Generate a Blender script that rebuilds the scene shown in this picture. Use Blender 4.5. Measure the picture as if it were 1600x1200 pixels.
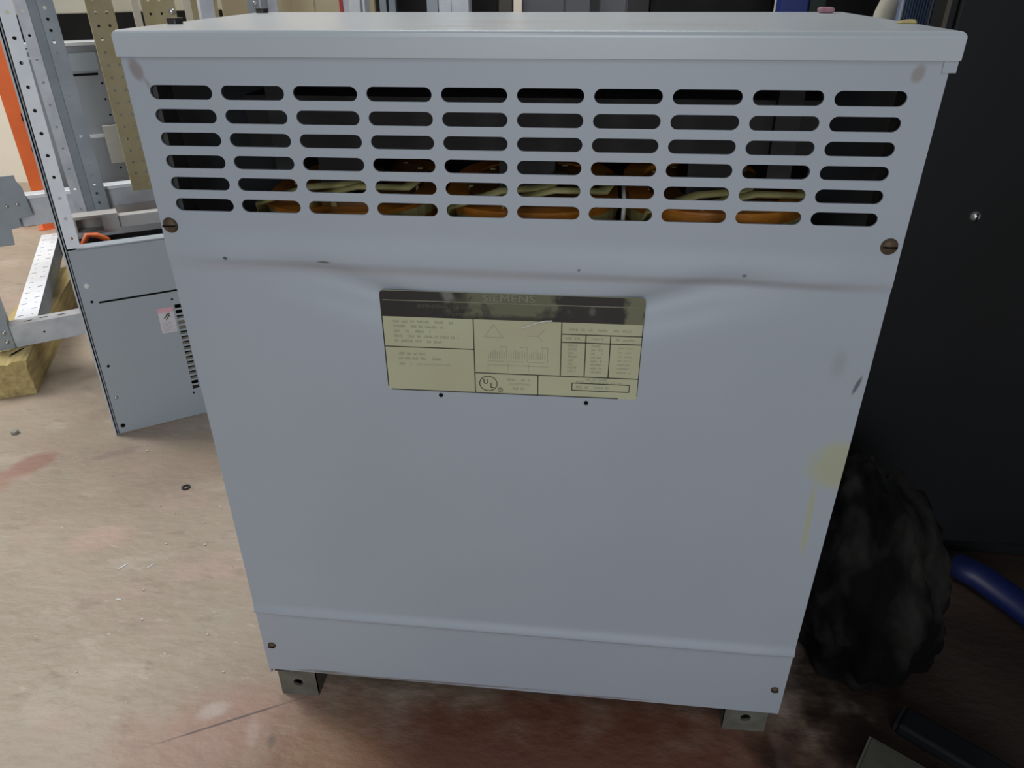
import bpy, bmesh, math, random
from mathutils import Vector, Matrix
random.seed(7)
for o in list(bpy.data.objects):
    bpy.data.objects.remove(o, do_unlink=True)
scene = bpy.context.scene
COL = scene.collection

# ------------------------------------------------------------------ camera
F, CP, YAW, PITCH, ROLL = 1145.67, (.0603, -.6683, .9117), -.0971, .5115, -.0049
cy_, sy_, cp_, sp_ = math.cos(YAW), math.sin(YAW), math.cos(PITCH), math.sin(PITCH)
fw = Vector((sy_*cp_, cy_*cp_, -sp_)); r0 = Vector((cy_, -sy_, 0)); u0 = r0.cross(fw)
rt = r0*math.cos(ROLL) + u0*math.sin(ROLL); up = u0*math.cos(ROLL) - r0*math.sin(ROLL)
cam = bpy.data.cameras.new('camera'); cam_o = bpy.data.objects.new('camera', cam); COL.objects.link(cam_o)
cam.sensor_width = 36; cam.lens = F/1600*36; cam.clip_start = .02
cam_o.matrix_world = Matrix(((rt.x, up.x, -fw.x, CP[0]), (rt.y, up.y, -fw.y, CP[1]), (rt.z, up.z, -fw.z, CP[2]), (0, 0, 0, 1)))
scene.camera = cam_o

# ------------------------------------------------------------------ world, lights, exposure
w = bpy.data.worlds.new('world'); scene.world = w; w.use_nodes = True
w.node_tree.nodes['Background'].inputs[0].default_value = (.86, .93, 1, 1)
w.node_tree.nodes['Background'].inputs[1].default_value = .085
def area(name, loc, aim, sx, sy, power, col=(1, 1, 1)):
    l = bpy.data.lights.new(name, 'AREA'); l.shape = 'RECTANGLE'; l.size = sx; l.size_y = sy; l.energy = power; l.color = col
    o = bpy.data.objects.new(name, l); COL.objects.link(o); o.location = loc
    o.rotation_euler = (Vector(aim)-Vector(loc)).to_track_quat('-Z', 'Y').to_euler()
    return o
area('fluorescent_and_fill_light', (-2.3, .85, 2.75), (-2.0, .8, 0), .5, 1.5, 36, (1, .97, .92))
area('fluorescent_and_fill_light', (-.2, 1.9, 2.85), (-.2, 1.9, 0), 1.6, .4, 35, (.95, .98, 1))  # added fill lamp, lifts the lid top from behind
area('fluorescent_and_fill_light', (-.35, -1.7, 2.7), (-.35, -1.7, 0), .3, 1.2, 12, (.93, .97, 1))  # added weak fill lamp, brightens the upper part of the front
area('fluorescent_and_fill_light', (-3.0, 1.2, 2.85), (-2.9, 1.5, 0), .4, 1.4, 40, (1, .97, .92))  # added fill lamp for the back wall and left frames
area('front_fill_light', (.1, -4.4, 1.6), (-.2, 0, .7), 1.8, 1.4, 74, (.90, .95, 1))  # added unseen fill behind the camera, lights the cabinet front
vs = scene.view_settings
vs.view_transform = 'Standard'; vs.look = 'None'; vs.exposure = 0; vs.gamma = 1; vs.use_curve_mapping = False

# ------------------------------------------------------------------ materials
def mat(name, c1, c2=None, scale=8, rough=.5, metal=0, bump=0, bscale=60, stretch=(1, 1, 1), spec=.5, lo=.35, hi=.7, detail=5):
    m = bpy.data.materials.new(name); m.use_nodes = True
    nt = m.node_tree; b = nt.nodes['Principled BSDF']
    b.inputs['Roughness'].default_value = rough; b.inputs['Metallic'].default_value = metal
    b.inputs['Specular IOR Level'].default_value = spec
    tc = nt.nodes.new('ShaderNodeTexCoord'); mp = nt.nodes.new('ShaderNodeMapping'); mp.inputs['Scale'].default_value = stretch
    nt.links.new(tc.outputs['Object'], mp.inputs['Vector'])
    n = nt.nodes.new('ShaderNodeTexNoise'); n.inputs['Scale'].default_value = scale; n.inputs['Detail'].default_value = detail
    nt.links.new(mp.outputs['Vector'], n.inputs['Vector'])
    r = nt.nodes.new('ShaderNodeValToRGB'); r.color_ramp.elements[0].position = lo; r.color_ramp.elements[1].position = hi
    c2 = c2 or tuple(x*.88 for x in c1)
    r.color_ramp.elements[0].color = (*c1, 1); r.color_ramp.elements[1].color = (*c2, 1)
    nt.links.new(n.outputs['Fac'], r.inputs['Fac']); nt.links.new(r.outputs['Color'], b.inputs['Base Color'])
    if bump:
        n2 = nt.nodes.new('ShaderNodeTexNoise'); n2.inputs['Scale'].default_value = bscale; n2.inputs['Detail'].default_value = 4
        nt.links.new(mp.outputs['Vector'], n2.inputs['Vector'])
        bp = nt.nodes.new('ShaderNodeBump'); bp.inputs['Strength'].default_value = bump; bp.inputs['Distance'].default_value = .004
        nt.links.new(n2.outputs['Fac'], bp.inputs['Height']); nt.links.new(bp.outputs['Normal'], b.inputs['Normal'])
    m['ramp'] = r.name
    return m
def blobs(m, lst, axes='xz', wob=.35, wscale=60):
    """lay stains and painted shade of a fixed place and shape on the base colour: (cx, cy, rx, ry, angle, colour, amount, softness)"""
    nt = m.node_tree; b = nt.nodes['Principled BSDF']
    cur = b.inputs['Base Color'].links[0].from_socket
    tc = nt.nodes.new('ShaderNodeTexCoord'); sep = nt.nodes.new('ShaderNodeSeparateXYZ'); nt.links.new(tc.outputs['Object'], sep.inputs[0])
    n = nt.nodes.new('ShaderNodeTexNoise'); n.inputs['Scale'].default_value = wscale; n.inputs['Detail'].default_value = 4
    nt.links.new(tc.outputs['Object'], n.inputs['Vector'])
    A = sep.outputs[axes[0].upper()]; B = sep.outputs[axes[1].upper()]
    def mth(op, a, b_=None, c=None):
        k = nt.nodes.new('ShaderNodeMath'); k.operation = op
        for i, v in enumerate((a, b_, c)):
            if v is None: continue
            if isinstance(v, (int, float)): k.inputs[i].default_value = v
            else: nt.links.new(v, k.inputs[i])
        return k.outputs[0]
    for cx, cy, rx, ry, ang, col, amt, soft in lst:
        dx = mth('SUBTRACT', A, cx); dy = mth('SUBTRACT', B, cy); ca, sa = math.cos(ang), math.sin(ang)
        px = mth('DIVIDE', mth('ADD', mth('MULTIPLY', dx, ca), mth('MULTIPLY', dy, sa)), rx)
        py = mth('DIVIDE', mth('SUBTRACT', mth('MULTIPLY', dy, ca), mth('MULTIPLY', dx, sa)), ry)
        d = mth('SQRT', mth('ADD', mth('MULTIPLY', px, px), mth('MULTIPLY', py, py)))
        d = mth('ADD', d, mth('MULTIPLY', mth('SUBTRACT', n.outputs['Fac'], .5), wob*4))
        mr = nt.nodes.new('ShaderNodeMapRange'); mr.interpolation_type = 'SMOOTHSTEP'
        mr.inputs['From Min'].default_value = 1+soft; mr.inputs['From Max'].default_value = 1-soft
        mr.inputs['To Min'].default_value = 0; mr.inputs['To Max'].default_value = amt
        nt.links.new(d, mr.inputs['Value'])
        mx = nt.nodes.new('ShaderNodeMix'); mx.data_type = 'RGBA'
        nt.links.new(mr.outputs[0], mx.inputs['Factor']); nt.links.new(cur, mx.inputs['A']); mx.inputs['B'].default_value = (*col, 1)
        cur = mx.outputs['Result']
    nt.links.new(cur, b.inputs['Base Color'])

GREY = (.385, .42, .475)
M = {}
M['paint'] = mat('grey_enamel', GREY, (.36, .40, .44), 3, .42, 0, .03, 90)
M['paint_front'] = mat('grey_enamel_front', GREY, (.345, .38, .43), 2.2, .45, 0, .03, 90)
YS = (.40, .41, .25)
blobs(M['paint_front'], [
    (.345, .452, .030, .030, 0, YS, .75, .35), (.327, .375, .0032, .045, .05, YS, .8, .5),
    (.319, .574, .006, .012, 0, (.24, .27, .26), .45, .9), (.3415, .55, .0018, .010, -.25, (.06, .07, .09), .8, .5),
    (-.338, .8385, .0055, .009, .35, (.22, .18, .17), .75, .4), (.327, .839, .005, .007, -.3, (.24, .21, .19), .7, .4),
    (-.33, .826, .002, .006, .4, (.2, .2, .2), .5, .6),
    (0, .655, .36, .004, 0, (.33, .30, .30), .45, .9),  # tinted band for the shade and dust below the upper crease
    (0, .1638, .36, .0017, -.0171, (.13, .145, .17), .9, .6),  # shadow under the lower crease lip, painted as a dark line
    (-.29, .6655, .0022, .0018, 0, (.05, .05, .05), .9, .4), (-.19, .664, .006, .0012, -.03, (.1, .08, .07), .8, .5),
    (.215, .6625, .002, .0015, 0, (.1, .08, .07), .8, .5), (.06, .6635, .0018, .0015, 0, (.1, .08, .07), .7, .5),
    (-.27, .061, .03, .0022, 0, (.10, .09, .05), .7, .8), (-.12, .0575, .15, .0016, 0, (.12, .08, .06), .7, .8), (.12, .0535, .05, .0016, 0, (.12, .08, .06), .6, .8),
], wob=.2)
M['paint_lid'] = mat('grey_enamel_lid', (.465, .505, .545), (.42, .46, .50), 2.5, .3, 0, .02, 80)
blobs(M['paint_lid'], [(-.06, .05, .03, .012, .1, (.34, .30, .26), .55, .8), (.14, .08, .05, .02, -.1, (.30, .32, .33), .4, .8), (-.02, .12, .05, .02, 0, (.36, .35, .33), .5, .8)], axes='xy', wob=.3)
M['panel_grey'] = mat('panel_grey', (.375, .425, .475), (.345, .39, .435), 4, .45, 0, .02, 90)
M['panel_grey_dull'] = mat('panel_grey_dull', (.33, .355, .385), (.27, .29, .315), 3, .5)
M['galv'] = mat('galvanised_steel', (.68, .71, .76), (.52, .56, .61), 25, .42, .15, .05, 50)
M['galv_dark'] = mat('galvanised_steel_dull', (.36, .41, .45), (.28, .325, .36), 14, .45, .1)
M['galv_white'] = mat('galvanised_steel_bright', (.90, .93, .98), (.80, .85, .94), 22, .4, .0)
M['louvre'] = mat('tan_louvre', (.20, .175, .14), None, 40, .6)
M['foot'] = mat('dark_galvanised_foot', (.15, .145, .12), (.10, .095, .08), 40, .6, .1)  # darker galvanised tone for the feet
M['galv_warm'] = mat('galvanised_steel_warm', (.50, .485, .47), (.40, .385, .37), 12, .5, .1)
M['zinc'] = mat('yellow_zinc', (.47, .42, .26), (.42, .34, .17), 18, .4, .1, .03, 60)
M['cream'] = mat('cream_board', (.74, .70, .58), (.66, .60, .46), 9, .6)
M['white'] = mat('white_enamel', (.74, .76, .78), (.70, .72, .74), 6, .4)
M['offwhite'] = mat('offwhite_plastic', (.62, .62, .56), (.57, .56, .5), 8, .5)
M['black'] = mat('black_enamel', (.008, .0085, .010), (.006, .0065, .007), 4, .55, 0, 0, 60, spec=.25)
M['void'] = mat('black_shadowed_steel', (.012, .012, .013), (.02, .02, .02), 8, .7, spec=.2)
M['navy'] = mat('navy_ribbed', (.17, .24, .38), (.14, .20, .33), 8, .4, .05, spec=.4)
M['navy_edge'] = mat('pale_edge', (.45, .48, .55), None, 8, .4, .3)
M['dust'] = mat('dusty_black_plastic', (.003, .003, .003), (.036, .034, .031), 11, .85, 0, .4, 22, stretch=(1.4, 1.4, .6), lo=.45, hi=.8, spec=.08)
M['blue'] = mat('blue_plastic', (.0015, .008, .065), (.0015, .006, .05), 9, .5)
M['blue_enamel'] = mat('blue_enamel', (.012, .03, .2), None, 9, .5)
M['green'] = mat('dark_green_enamel', (.02, .04, .03), None, 9, .5)
M['orange'] = mat('orange_enamel', (.85, .17, .03), (.72, .13, .03), 9, .45)
M['red'] = mat('red_enamel', (.55, .04, .04), None, 9, .5)
M['wood'] = mat('timber', (.60, .48, .21), (.31, .225, .09), 9, .75, 0, .5, 30, stretch=(7, .8, 7), lo=.3, hi=.75)
M['card'] = mat('brown_cardboard', (.50, .43, .29), (.44, .37, .24), 7, .8)
M['tape'] = mat('packing_tape', (.55, .47, .31), None, 7, .3)
M['rust'] = mat('rusty_screw', (.13, .085, .045), (.06, .045, .03), 200, .6, .4, .2, 400)
M['steel'] = mat('bright_steel', (.62, .63, .64), (.5, .5, .5), 60, .3, .8)
M['hole'] = mat('black_hole', (.006, .006, .006), None, 9, .8, spec=.1)
M['ink'] = mat('black_print', (.028, .026, .02), (.05, .046, .03), 120, .5)
M['ink_faint'] = mat('faded_print', (.30, .30, .20), (.36, .36, .25), 160, .5)
M['plate'] = mat('cream_nameplate', (.47, .47, .31), (.43, .41, .27), 14, .42)
M['header'] = mat('worn_black_header', (.016, .013, .011), (.022, .018, .015), 30, .45)
blobs(M['header'], [(-.010, .6265, .048, .026, 0, (.125, .125, .075), .95, .25), (.118, .627, .0105, .03, 0, (.15, .15, .09), .95, .3), (-.068, .633, .006, .008, .5, (.17, .17, .15), .8, .5), (.075, .622, .003, .004, 0, (.15, .15, .1), .5, .6), (-.030, .616, .004, .012, .2, (.03, .026, .02), .7, .5), (-.055, .628, .006, .012, 0, (.02, .018, .014), .7, .5), (.03, .614, .004, .008, 0, (.03, .026, .02), .7, .5), (-.002, .610, .05, .003, 0, (.016, .013, .011), .8, .6)], wob=.45, wscale=90)
M['silver_print'] = mat('silver_print', (.23, .23, .165), (.18, .18, .12), 150, .4)
M['grey_print'] = mat('grey_print', (.13, .12, .10), (.06, .055, .045), 220, .4)
M['pinklabel'] = mat('pink_print', (.75, .42, .50), None, 90, .5)
M['labelwhite'] = mat('label_paper', (.66, .64, .68), (.6, .58, .62), 40, .5)
M['ink_blue'] = mat('grey_label_print', (.45, .45, .5), None, 80, .6)
M['coil'] = mat('varnished_winding', (.62, .25, .035), (.33, .10, .015), 14, .35, 0, .2, 80, stretch=(1, 1, 5), lo=.3, hi=.7)
M['coil_top'] = mat('winding_brown', (.24, .10, .025), (.12, .05, .012), 25, .5)
M['paper'] = mat('insulating_paper', (.50, .46, .20), (.30, .27, .10), 26, .6)
M['core'] = mat('laminated_core', (.03, .026, .024), (.022, .02, .02), 30, .6, .3, stretch=(1, 1, 12))
M['inside'] = mat('inner_brace_paint', (.05, .048, .048), (.03, .03, .03), 10, .7)
M['chip'] = mat('pale_chip', (.62, .58, .52), None, 200, .5)
M['pebble'] = mat('grey_hex_nut', (.34, .33, .31), None, 80, .5, .4)
M['darkring'] = mat('dark_washer', (.045, .04, .042), None, 80, .45, .5)
M['wall'] = mat('cream_wall', (.90, .84, .72), (.87, .80, .68), 2, .7, 0, .05, 40)
M['hose'] = mat('cream_hose', (.50, .48, .40), (.42, .40, .34), 9, .5)
M['olive'] = mat('olive_plate', (.10, .10, .075), (.07, .07, .05), 30, .55)
M['olive_edge'] = mat('bright_plate_rim', (.26, .26, .22), None, 60, .4, .4)

# floor: dusty concrete with worn red paint, painted-in shadow, patches, specks
def floor_mat():
    m = mat('dusty_concrete', (.43, .355, .28), (.355, .285, .22), 2.6, .5, 0, .35, 38, stretch=(1, 1.6, 1), lo=.3, hi=.68, detail=8)
    m.node_tree.nodes['Bump'].inputs['Distance'].default_value = .007
    nt = m.node_tree; b = nt.nodes['Principled BSDF']; cur = b.inputs['Base Color'].links[0].from_socket
    tc = nt.nodes.new('ShaderNodeTexCoord')
    def layer(cur, scale, detail, lo, hi, col, amt, rot=0, st=(1, 1, 1), rough=.6):
        mp = nt.nodes.new('ShaderNodeMapping'); mp.inputs['Scale'].default_value = st; mp.inputs['Rotation'].default_value[2] = rot
        nt.links.new(tc.outputs['Object'], mp.inputs['Vector'])
        n = nt.nodes.new('ShaderNodeTexNoise'); n.inputs['Scale'].default_value = scale; n.inputs['Detail'].default_value = detail; n.inputs['Roughness'].default_value = rough
        nt.links.new(mp.outputs['Vector'], n.inputs['Vector'])
        mr = nt.nodes.new('ShaderNodeMapRange'); mr.interpolation_type = 'SMOOTHSTEP'
        mr.inputs['From Min'].default_value = lo; mr.inputs['From Max'].default_value = hi; mr.inputs['To Max'].default_value = amt
        nt.links.new(n.outputs['Fac'], mr.inputs['Value'])
        mx = nt.nodes.new('ShaderNodeMix'); mx.data_type = 'RGBA'
        nt.links.new(mr.outputs[0], mx.inputs['Factor']); nt.links.new(cur, mx.inputs['A']); mx.inputs['B'].default_value = (*col, 1)
        return mx.outputs['Result']
    cur = layer(cur, 3.1, 7, .52, .66, (.47, .33, .29), .65, .7, (1, 2.2, 1))
    cur = layer(cur, 4.3, 7, .56, .70, (.34, .32, .25), .55, .4, (1, 1.8, 1))
    cur = layer(cur, 9, 9, .50, .66, (.33, .27, .21), .55, .5, (1, 1.9, 1))
    cur = layer(cur, 15, 9, .56, .70, (.28, .215, .165), .55, .6, (1, 2, 1))
    cur = layer(cur, 6, 8, .56, .66, (.50, .43, .36), .5, .8, (1, 1.7, 1))
    cur = layer(cur, 21, 6, .64, .70, (.55, .48, .42), .5, .3, (1, 2.5, 1))
    cur = layer(cur, 75, 3, .70, .76, (.15, .12, .10), .7)
    cur = layer(cur, 60, 2, .735, .77, (.72, .68, .6), .7, .5, (1, 2, 1))
    nt.links.new(cur, b.inputs['Base Color'])
    RED_SHADE = (.145, .046, .022)  # worn red paint, darkened to carry the shadow before the transformer
    blobs(m, [(.10, -.13, .46, .21, .06, RED_SHADE, .95, .5), (-.27, -.10, .09, .09, .4, (.36, .20, .11), .6, .7), (-.41, -.06, .13, .06, .5, (.41, .25, .20), .8, .6), (-.72, .56, .16, .10, .5, (.27, .20, .145), .7, .8), (-.80, .30, .05, .03, .3, (.52, .35, .29), .6, .6),  # the wide brown patch paints soft shade at the switchboard foot
              (-1.085, .51, .035, .05, -.3, (.34, .17, .13), .75, .35), (-1.11, .43, .03, .05, -.2, (.36, .20, .15), .6, .35), (-.93, .565, .05, .012, .6, (.28, .19, .18), .6, .6),
              (-.40, -.045, .085, .0016, .475, (.09, .07, .06), .85, .6), (-.43, -.03, .02, .012, .5, (.58, .52, .47), .5, .5),
              (-.36, -.06, .008, .02, .3, (.52, .42, .38), .4, .6), (-.33, -.07, .006, .01, .3, (.13, .11, .09), .6, .6),
              (.74, .15, .40, .46, 0, (.022, .013, .010), .98, .3)], axes='xy', wob=.3, wscale=14)  # near-black patch paints the shadow over the right floor
    return m
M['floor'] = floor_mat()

# ------------------------------------------------------------------ mesh helpers
class MB:
    def __init__(s): s.v = []; s.f = []
    def add(s, vs, fs):
        o = len(s.v); s.v += [tuple(v) for v in vs]; s.f += [tuple(i+o for i in f) for f in fs]; return s
    def box(s, x0, x1, y0, y1, z0, z1):
        return s.add([(x0, y0, z0), (x1, y0, z0), (x1, y1, z0), (x0, y1, z0), (x0, y0, z1), (x1, y0, z1), (x1, y1, z1), (x0, y1, z1)],
                     [(0, 3, 2, 1), (4, 5, 6, 7), (0, 1, 5, 4), (1, 2, 6, 5), (2, 3, 7, 6), (3, 0, 4, 7)])
    def prism(s, pts, y0, y1):
        """polygon in xz, thickness in y"""
        n = len(pts)
        return s.add([(p[0], y0, p[1]) for p in pts]+[(p[0], y1, p[1]) for p in pts],
                     [tuple(range(n)), tuple(range(2*n-1, n-1, -1))]+[(i, i+n, (i+1) % n+n, (i+1) % n) for i in range(n)])
    def disc(s, cx, cz, r, y0, y1, n=16, rx=1):
        return s.prism([(cx+r*rx*math.cos(a), cz+r*math.sin(a)) for a in [2*math.pi*i/n for i in range(n)]], y0, y1)
    def dome(s, cx, cz, r, y, h, n=18, rings=4):
        """screw head bulging to -y"""
        vs = []; fs = []
        for j in range(rings):
            t = j/rings*math.pi/2
            vs += [(cx+r*math.cos(t)*math.cos(2*math.pi*i/n), y-h*math.sin(t), cz+r*math.cos(t)*math.sin(2*math.pi*i/n)) for i in range(n)]
        vs.append((cx, y-h, cz)); L = len(vs)-1
        for j in range(rings-1):
            fs += [(j*n+i, j*n+(i+1) % n, (j+1)*n+(i+1) % n, (j+1)*n+i) for i in range(n)]
        fs += [((rings-1)*n+i, (rings-1)*n+(i+1) % n, L) for i in range(n)]
        return s.add(vs, fs)
    def tube(s, pts, r, n=10, flat=1.0):
        pts = [Vector(p) for p in pts]; vs = []; fs = []
        for i, p in enumerate(pts):
            t = (pts[min(i+1, len(pts)-1)]-pts[max(i-1, 0)]).normalized()
            a = t.cross(Vector((0, 0, 1)))
            if a.length < .05: a = t.cross(Vector((1, 0, 0)))
            a.normalize(); b = a.cross(t)
            vs += [p+a*r*math.cos(2*math.pi*k/n)+b*r*flat*math.sin(2*math.pi*k/n) for k in range(n)]
        for i in range(len(pts)-1):
            fs += [(i*n+k, i*n+(k+1) % n, (i+1)*n+(k+1) % n, (i+1)*n+k) for k in range(n)]
        fs += [tuple(range(n-1, -1, -1)), tuple(range((len(pts)-1)*n, len(pts)*n))]
        return s.add(vs, fs)
    def cell(s, x0, x1, z0, z1, cx, cz, hl, hr, y0, y1, n=24):
        """rectangle with a stadium (or round) hole right through, between y0 and y1"""
        hole = []; q = n//2
        for i in range(q): a = -math.pi/2+math.pi*i/(q-1); hole.append((cx+hl+hr*math.cos(a), cz+hr*math.sin(a)))
        for i in range(q): a = math.pi/2+math.pi*i/(q-1); hole.append((cx-hl+hr*math.cos(a), cz+hr*math.sin(a)))
        out = []
        for p in hole:
            a = (p[0]-cx)/(hl+hr); b = (p[1]-cz)/hr; k = 1/max(abs(a), abs(b)); a *= k; b *= k
            out.append([cx+(a*(x1-cx) if a > 0 else a*(cx-x0)), cz+(b*(z1-cz) if b > 0 else b*(cz-z0))])
        for X in (x0, x1):
            for Z in (z0, z1):
                j = min(range(len(out)), key=lambda t: ((out[t][0]-X)/(x1-x0))**2+((out[t][1]-Z)/(z1-z0))**2); out[j] = [X, Z]
        N = len(hole)
        vs = [(p[0], y0, p[1]) for p in out]+[(p[0], y0, p[1]) for p in hole]+[(p[0], y1, p[1]) for p in hole]+[(p[0], y1, p[1]) for p in out]
        fs = []
        for i in range(N):
            j = (i+1) % N
            fs += [(i, j, N+j, N+i), (N+i, N+j, 2*N+j, 2*N+i), (2*N+i, 2*N+j, 3*N+j, 3*N+i)]
        return s.add(vs, fs)
    def grid(s, xs, zs, fy):
        n = len(xs); vs = [(x, fy(x, z), z) for z in zs for x in xs]
        return s.add(vs, [(j*n+i, j*n+i+1, (j+1)*n+i+1, (j+1)*n+i) for j in range(len(zs)-1) for i in range(n-1)])
    def build(s, name, m, parent=None, smooth=False, bevel=0, seg=2, loc=None, merge=False):
        me = bpy.data.meshes.new(name); me.from_pydata(s.v, [], s.f)
        bm = bmesh.new(); bm.from_mesh(me)
        if merge: bmesh.ops.remove_doubles(bm, verts=bm.verts, dist=1e-5)
        if bevel:
            es = [e for e in bm.edges if len(e.link_faces) == 2 and e.calc_face_angle(0) > .6]
            bmesh.ops.bevel(bm, geom=es, offset=bevel, segments=seg, profile=.5, affect='EDGES', clamp_overlap=True)
        bmesh.ops.recalc_face_normals(bm, faces=bm.faces)
        bm.to_mesh(me); bm.free()
        if smooth: me.polygons.foreach_set('use_smooth', [True]*len(me.polygons))
        o = bpy.data.objects.new(name, me); COL.objects.link(o); me.materials.append(M[m] if isinstance(m, str) else m)
        if parent: o.parent = parent
        if loc: o.location = loc
        return o
def tag(o, label=None, cat=None, group=None, kind=None):
    if label: o['label'] = label
    if cat: o['category'] = cat
    if group: o['group'] = group
    if kind: o['kind'] = kind
    return o
def thing(name, label, cat, loc=(0, 0, 0), rz=0, group=None):
    o = bpy.data.objects.new(name, None); COL.objects.link(o); o.location = loc; o.rotation_euler = (0, 0, rz); o.empty_display_size = .05
    return tag(o, label, cat, group)
def box(name, m, parent, *a, bevel=0, **k): return MB().box(*a).build(name, m, parent, bevel=bevel, **k)
def text(body, size, x, z, y, align='CENTER', sx=1, bold=0):
    cu = bpy.data.curves.new('t', 'FONT'); cu.body = body; cu.size = size; cu.align_x = align; cu.offset = bold; cu.resolution_u = 3
    o = bpy.data.objects.new('t', cu); COL.objects.link(o)
    me = bpy.data.meshes.new_from_object(o.evaluated_get(bpy.context.evaluated_depsgraph_get()))
    vs = [(x+v.co.x*sx, y, z+v.co.y) for v in me.vertices]; fs = [tuple(p.vertices) for p in me.polygons]
    bpy.data.objects.remove(o); bpy.data.curves.remove(cu); bpy.data.meshes.remove(me)
    return vs, fs
def line(mb, x0, z0, x1, z1, wd, y):
    a = Vector((x1-x0, 0, z1-z0)); n = Vector((-a.z, 0, a.x)).normalized()*wd/2
    mb.add([(x0+n.x, y, z0+n.z), (x0-n.x, y, z0-n.z), (x1-n.x, y, z1-n.z), (x1+n.x, y, z1+n.z)], [(0, 1, 2, 3)])

# ------------------------------------------------------------------ setting
def struct(o): o['kind'] = 'structure'; return o
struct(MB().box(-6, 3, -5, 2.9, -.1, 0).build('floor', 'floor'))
struct(MB().box(-6, 3, 2.8, 2.9, 0, 3.2).build('wall_back', 'wall'))

# ------------------------------------------------------------------ the transformer
T = thing('dry_type_transformer', 'large pale grey steel transformer cabinet with slotted vents and cream nameplate', 'transformer')
HW, D = .35, .315
ZL, ZS = .870, .8486            # lid top, lid seam
NX, NZ, PX, PZ, SX, SZ = 10, 6, .0661, .0203, -.0035, .8194
lx0, lx1 = SX-PX*5, SX+PX*5; lz1 = SZ+PZ/2; lz0 = SZ-PZ*5.5
fp = MB()
for i in range(NX):
    for j in range(NZ):
        cx = SX+(i-4.5)*PX; cz = SZ-j*PZ
        fp.cell(cx-PX/2, cx+PX/2, cz-PZ/2, cz+PZ/2, cx, cz, .0228, .0061, 0, .002)
ztop = .8487
for a in ((-HW, HW, lz1, ztop), (-HW, lx0, lz0, lz1), (lx1, HW, lz0, lz1)):
    fp.box(a[0], a[1], 0, .002, a[2], a[3])
def ss(a, b, x):
    t = max(0, min(1, (x-a)/(b-a))); return t*t*(3-2*t)
def zc1(x): return .663-.005*(x/HW)       # crease lines run slightly down to the right
def zc2(x): return .1655-.006*(x/HW)
def zbot(x): return .053-.0055*(x/HW)
def fy(x, z):
    y = 0
    c = zc1(x)
    ed = .7+.3*(1-ss(.3, .35, abs(x)))
    damp = (1-.45*math.exp(-(x/.16)**2))*(.35+.65*(1-ss(.28, .35, abs(x))))
    if z >= c: y -= .0034*damp*(1-ss(c, c+.030, z))
    else: y -= .0034*damp*ss(c-.011, c, z)
    c = zc2(x)
    if z >= c: y -= ed*.0048*(1-ss(c, c+.016, z))
    else: y -= ed*.0048*ss(c-.002, c, z)
    # pressed-in wrinkle around the top of the nameplate
    for zz, dep, wd in ((.655-.036*math.exp(-(x/.16)**4), .0060, .012), (.640-.036*math.exp(-(x/.18)**4), .0034, .015)):
        y += dep*math.exp(-((z-zz)/wd)**2)*math.exp(-(abs(x)/.235)**6)
    y += .0010*math.sin(3.1*x+1)*math.sin(9*z)*ss(0.05, .3, z)*(1-ss(.6, .69, z))
    return y
N_ = 120
xs = [-HW+2*HW*i/N_ for i in range(N_+1)]
ts = [i/150 for i in range(151)]
# rows follow the creases: parametrise so that z runs from the bottom edge to the vent field
rows = []
def zrow(t, x):
    b, c2, c1, tp = zbot(x), zc2(x), zc1(x), lz0
    if t < 1: return b+(c2-.003-b)*t
    if t < 2: return c2-.003+.003*(t-1)
    if t < 3: return c2+.022*(t-2)
    if t < 4: return c2+.022+(c1-.012-c2-.022)*(t-3)
    if t < 5: return c1-.012+.012*(t-4)
    return c1+(tp-c1)*(t-5)
tt = [i/6 for i in range(6)]+[1+i/5 for i in range(5)]+[2+i/9 for i in range(9)]+[3+i/90 for i in range(90)]+[4+i/8 for i in range(8)]+[5+i/12 for i in range(13)]
n = len(xs)
gv = []
for t in tt:
    for x in xs:
        z = zrow(t, x); gv.append((x, fy(x, z), z))
gf = [(j*n+i, j*n+i+1, (j+1)*n+i+1, (j+1)*n+i) for j in range(len(tt)-1) for i in range(n-1)]
g = MB().add(gv, gf)
# folded-back return along the bottom edge
g.add([(x, fy(x, zbot(x)), zbot(x)) for x in xs]+[(x, .012, zbot(x)) for x in xs], [(i, i+1, n+i+1, n+i) for i in range(n-1)])
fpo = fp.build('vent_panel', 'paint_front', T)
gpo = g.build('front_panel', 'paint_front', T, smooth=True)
# sides, rear, base rails
for s in (-1, 1):
    a = (-HW, -HW+.002) if s < 0 else (HW-.004, HW-.002)
    box('side_panel', 'paint', T, a[0], a[1], .001, D, .05, .846)
box('rear_panel', 'paint', T, -HW+.002, HW-.004, D-.002, D, .05, .846)
lid = MB().box(-HW-.002, HW+.006, -.0025, D+.006, ZS, ZL).build('lid', 'paint_lid', T)
me = lid.data; bm = bmesh.new(); bm.from_mesh(me)
bmesh.ops.bevel(bm, geom=[e for e in bm.edges if all(v.co.z > ZL-.001 for v in e.verts)], offset=.005, segments=5, profile=.5, affect='EDGES')
bmesh.ops.delete(bm, geom=[f for f in bm.faces if f.normal.z < -.9 and f.calc_area() > .05], context='FACES'); bm.to_mesh(me); bm.free()
# small return tab of the lid at the right corner
box('corner_tab', 'paint', lid, HW-.006, HW+.005, -.0012, .012, .8395, ZS+.001)
# inner posts the panels screw to
for s in (-1, 1):
    box('inner_post', 'inside', T, s*.345-.02 if s > 0 else -.345, s*.345 if s > 0 else -.325, .004, .03, .05, .845)
box('base_frame', 'inside', T, -.34, .338, .02, D-.01, .055, .075)
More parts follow.
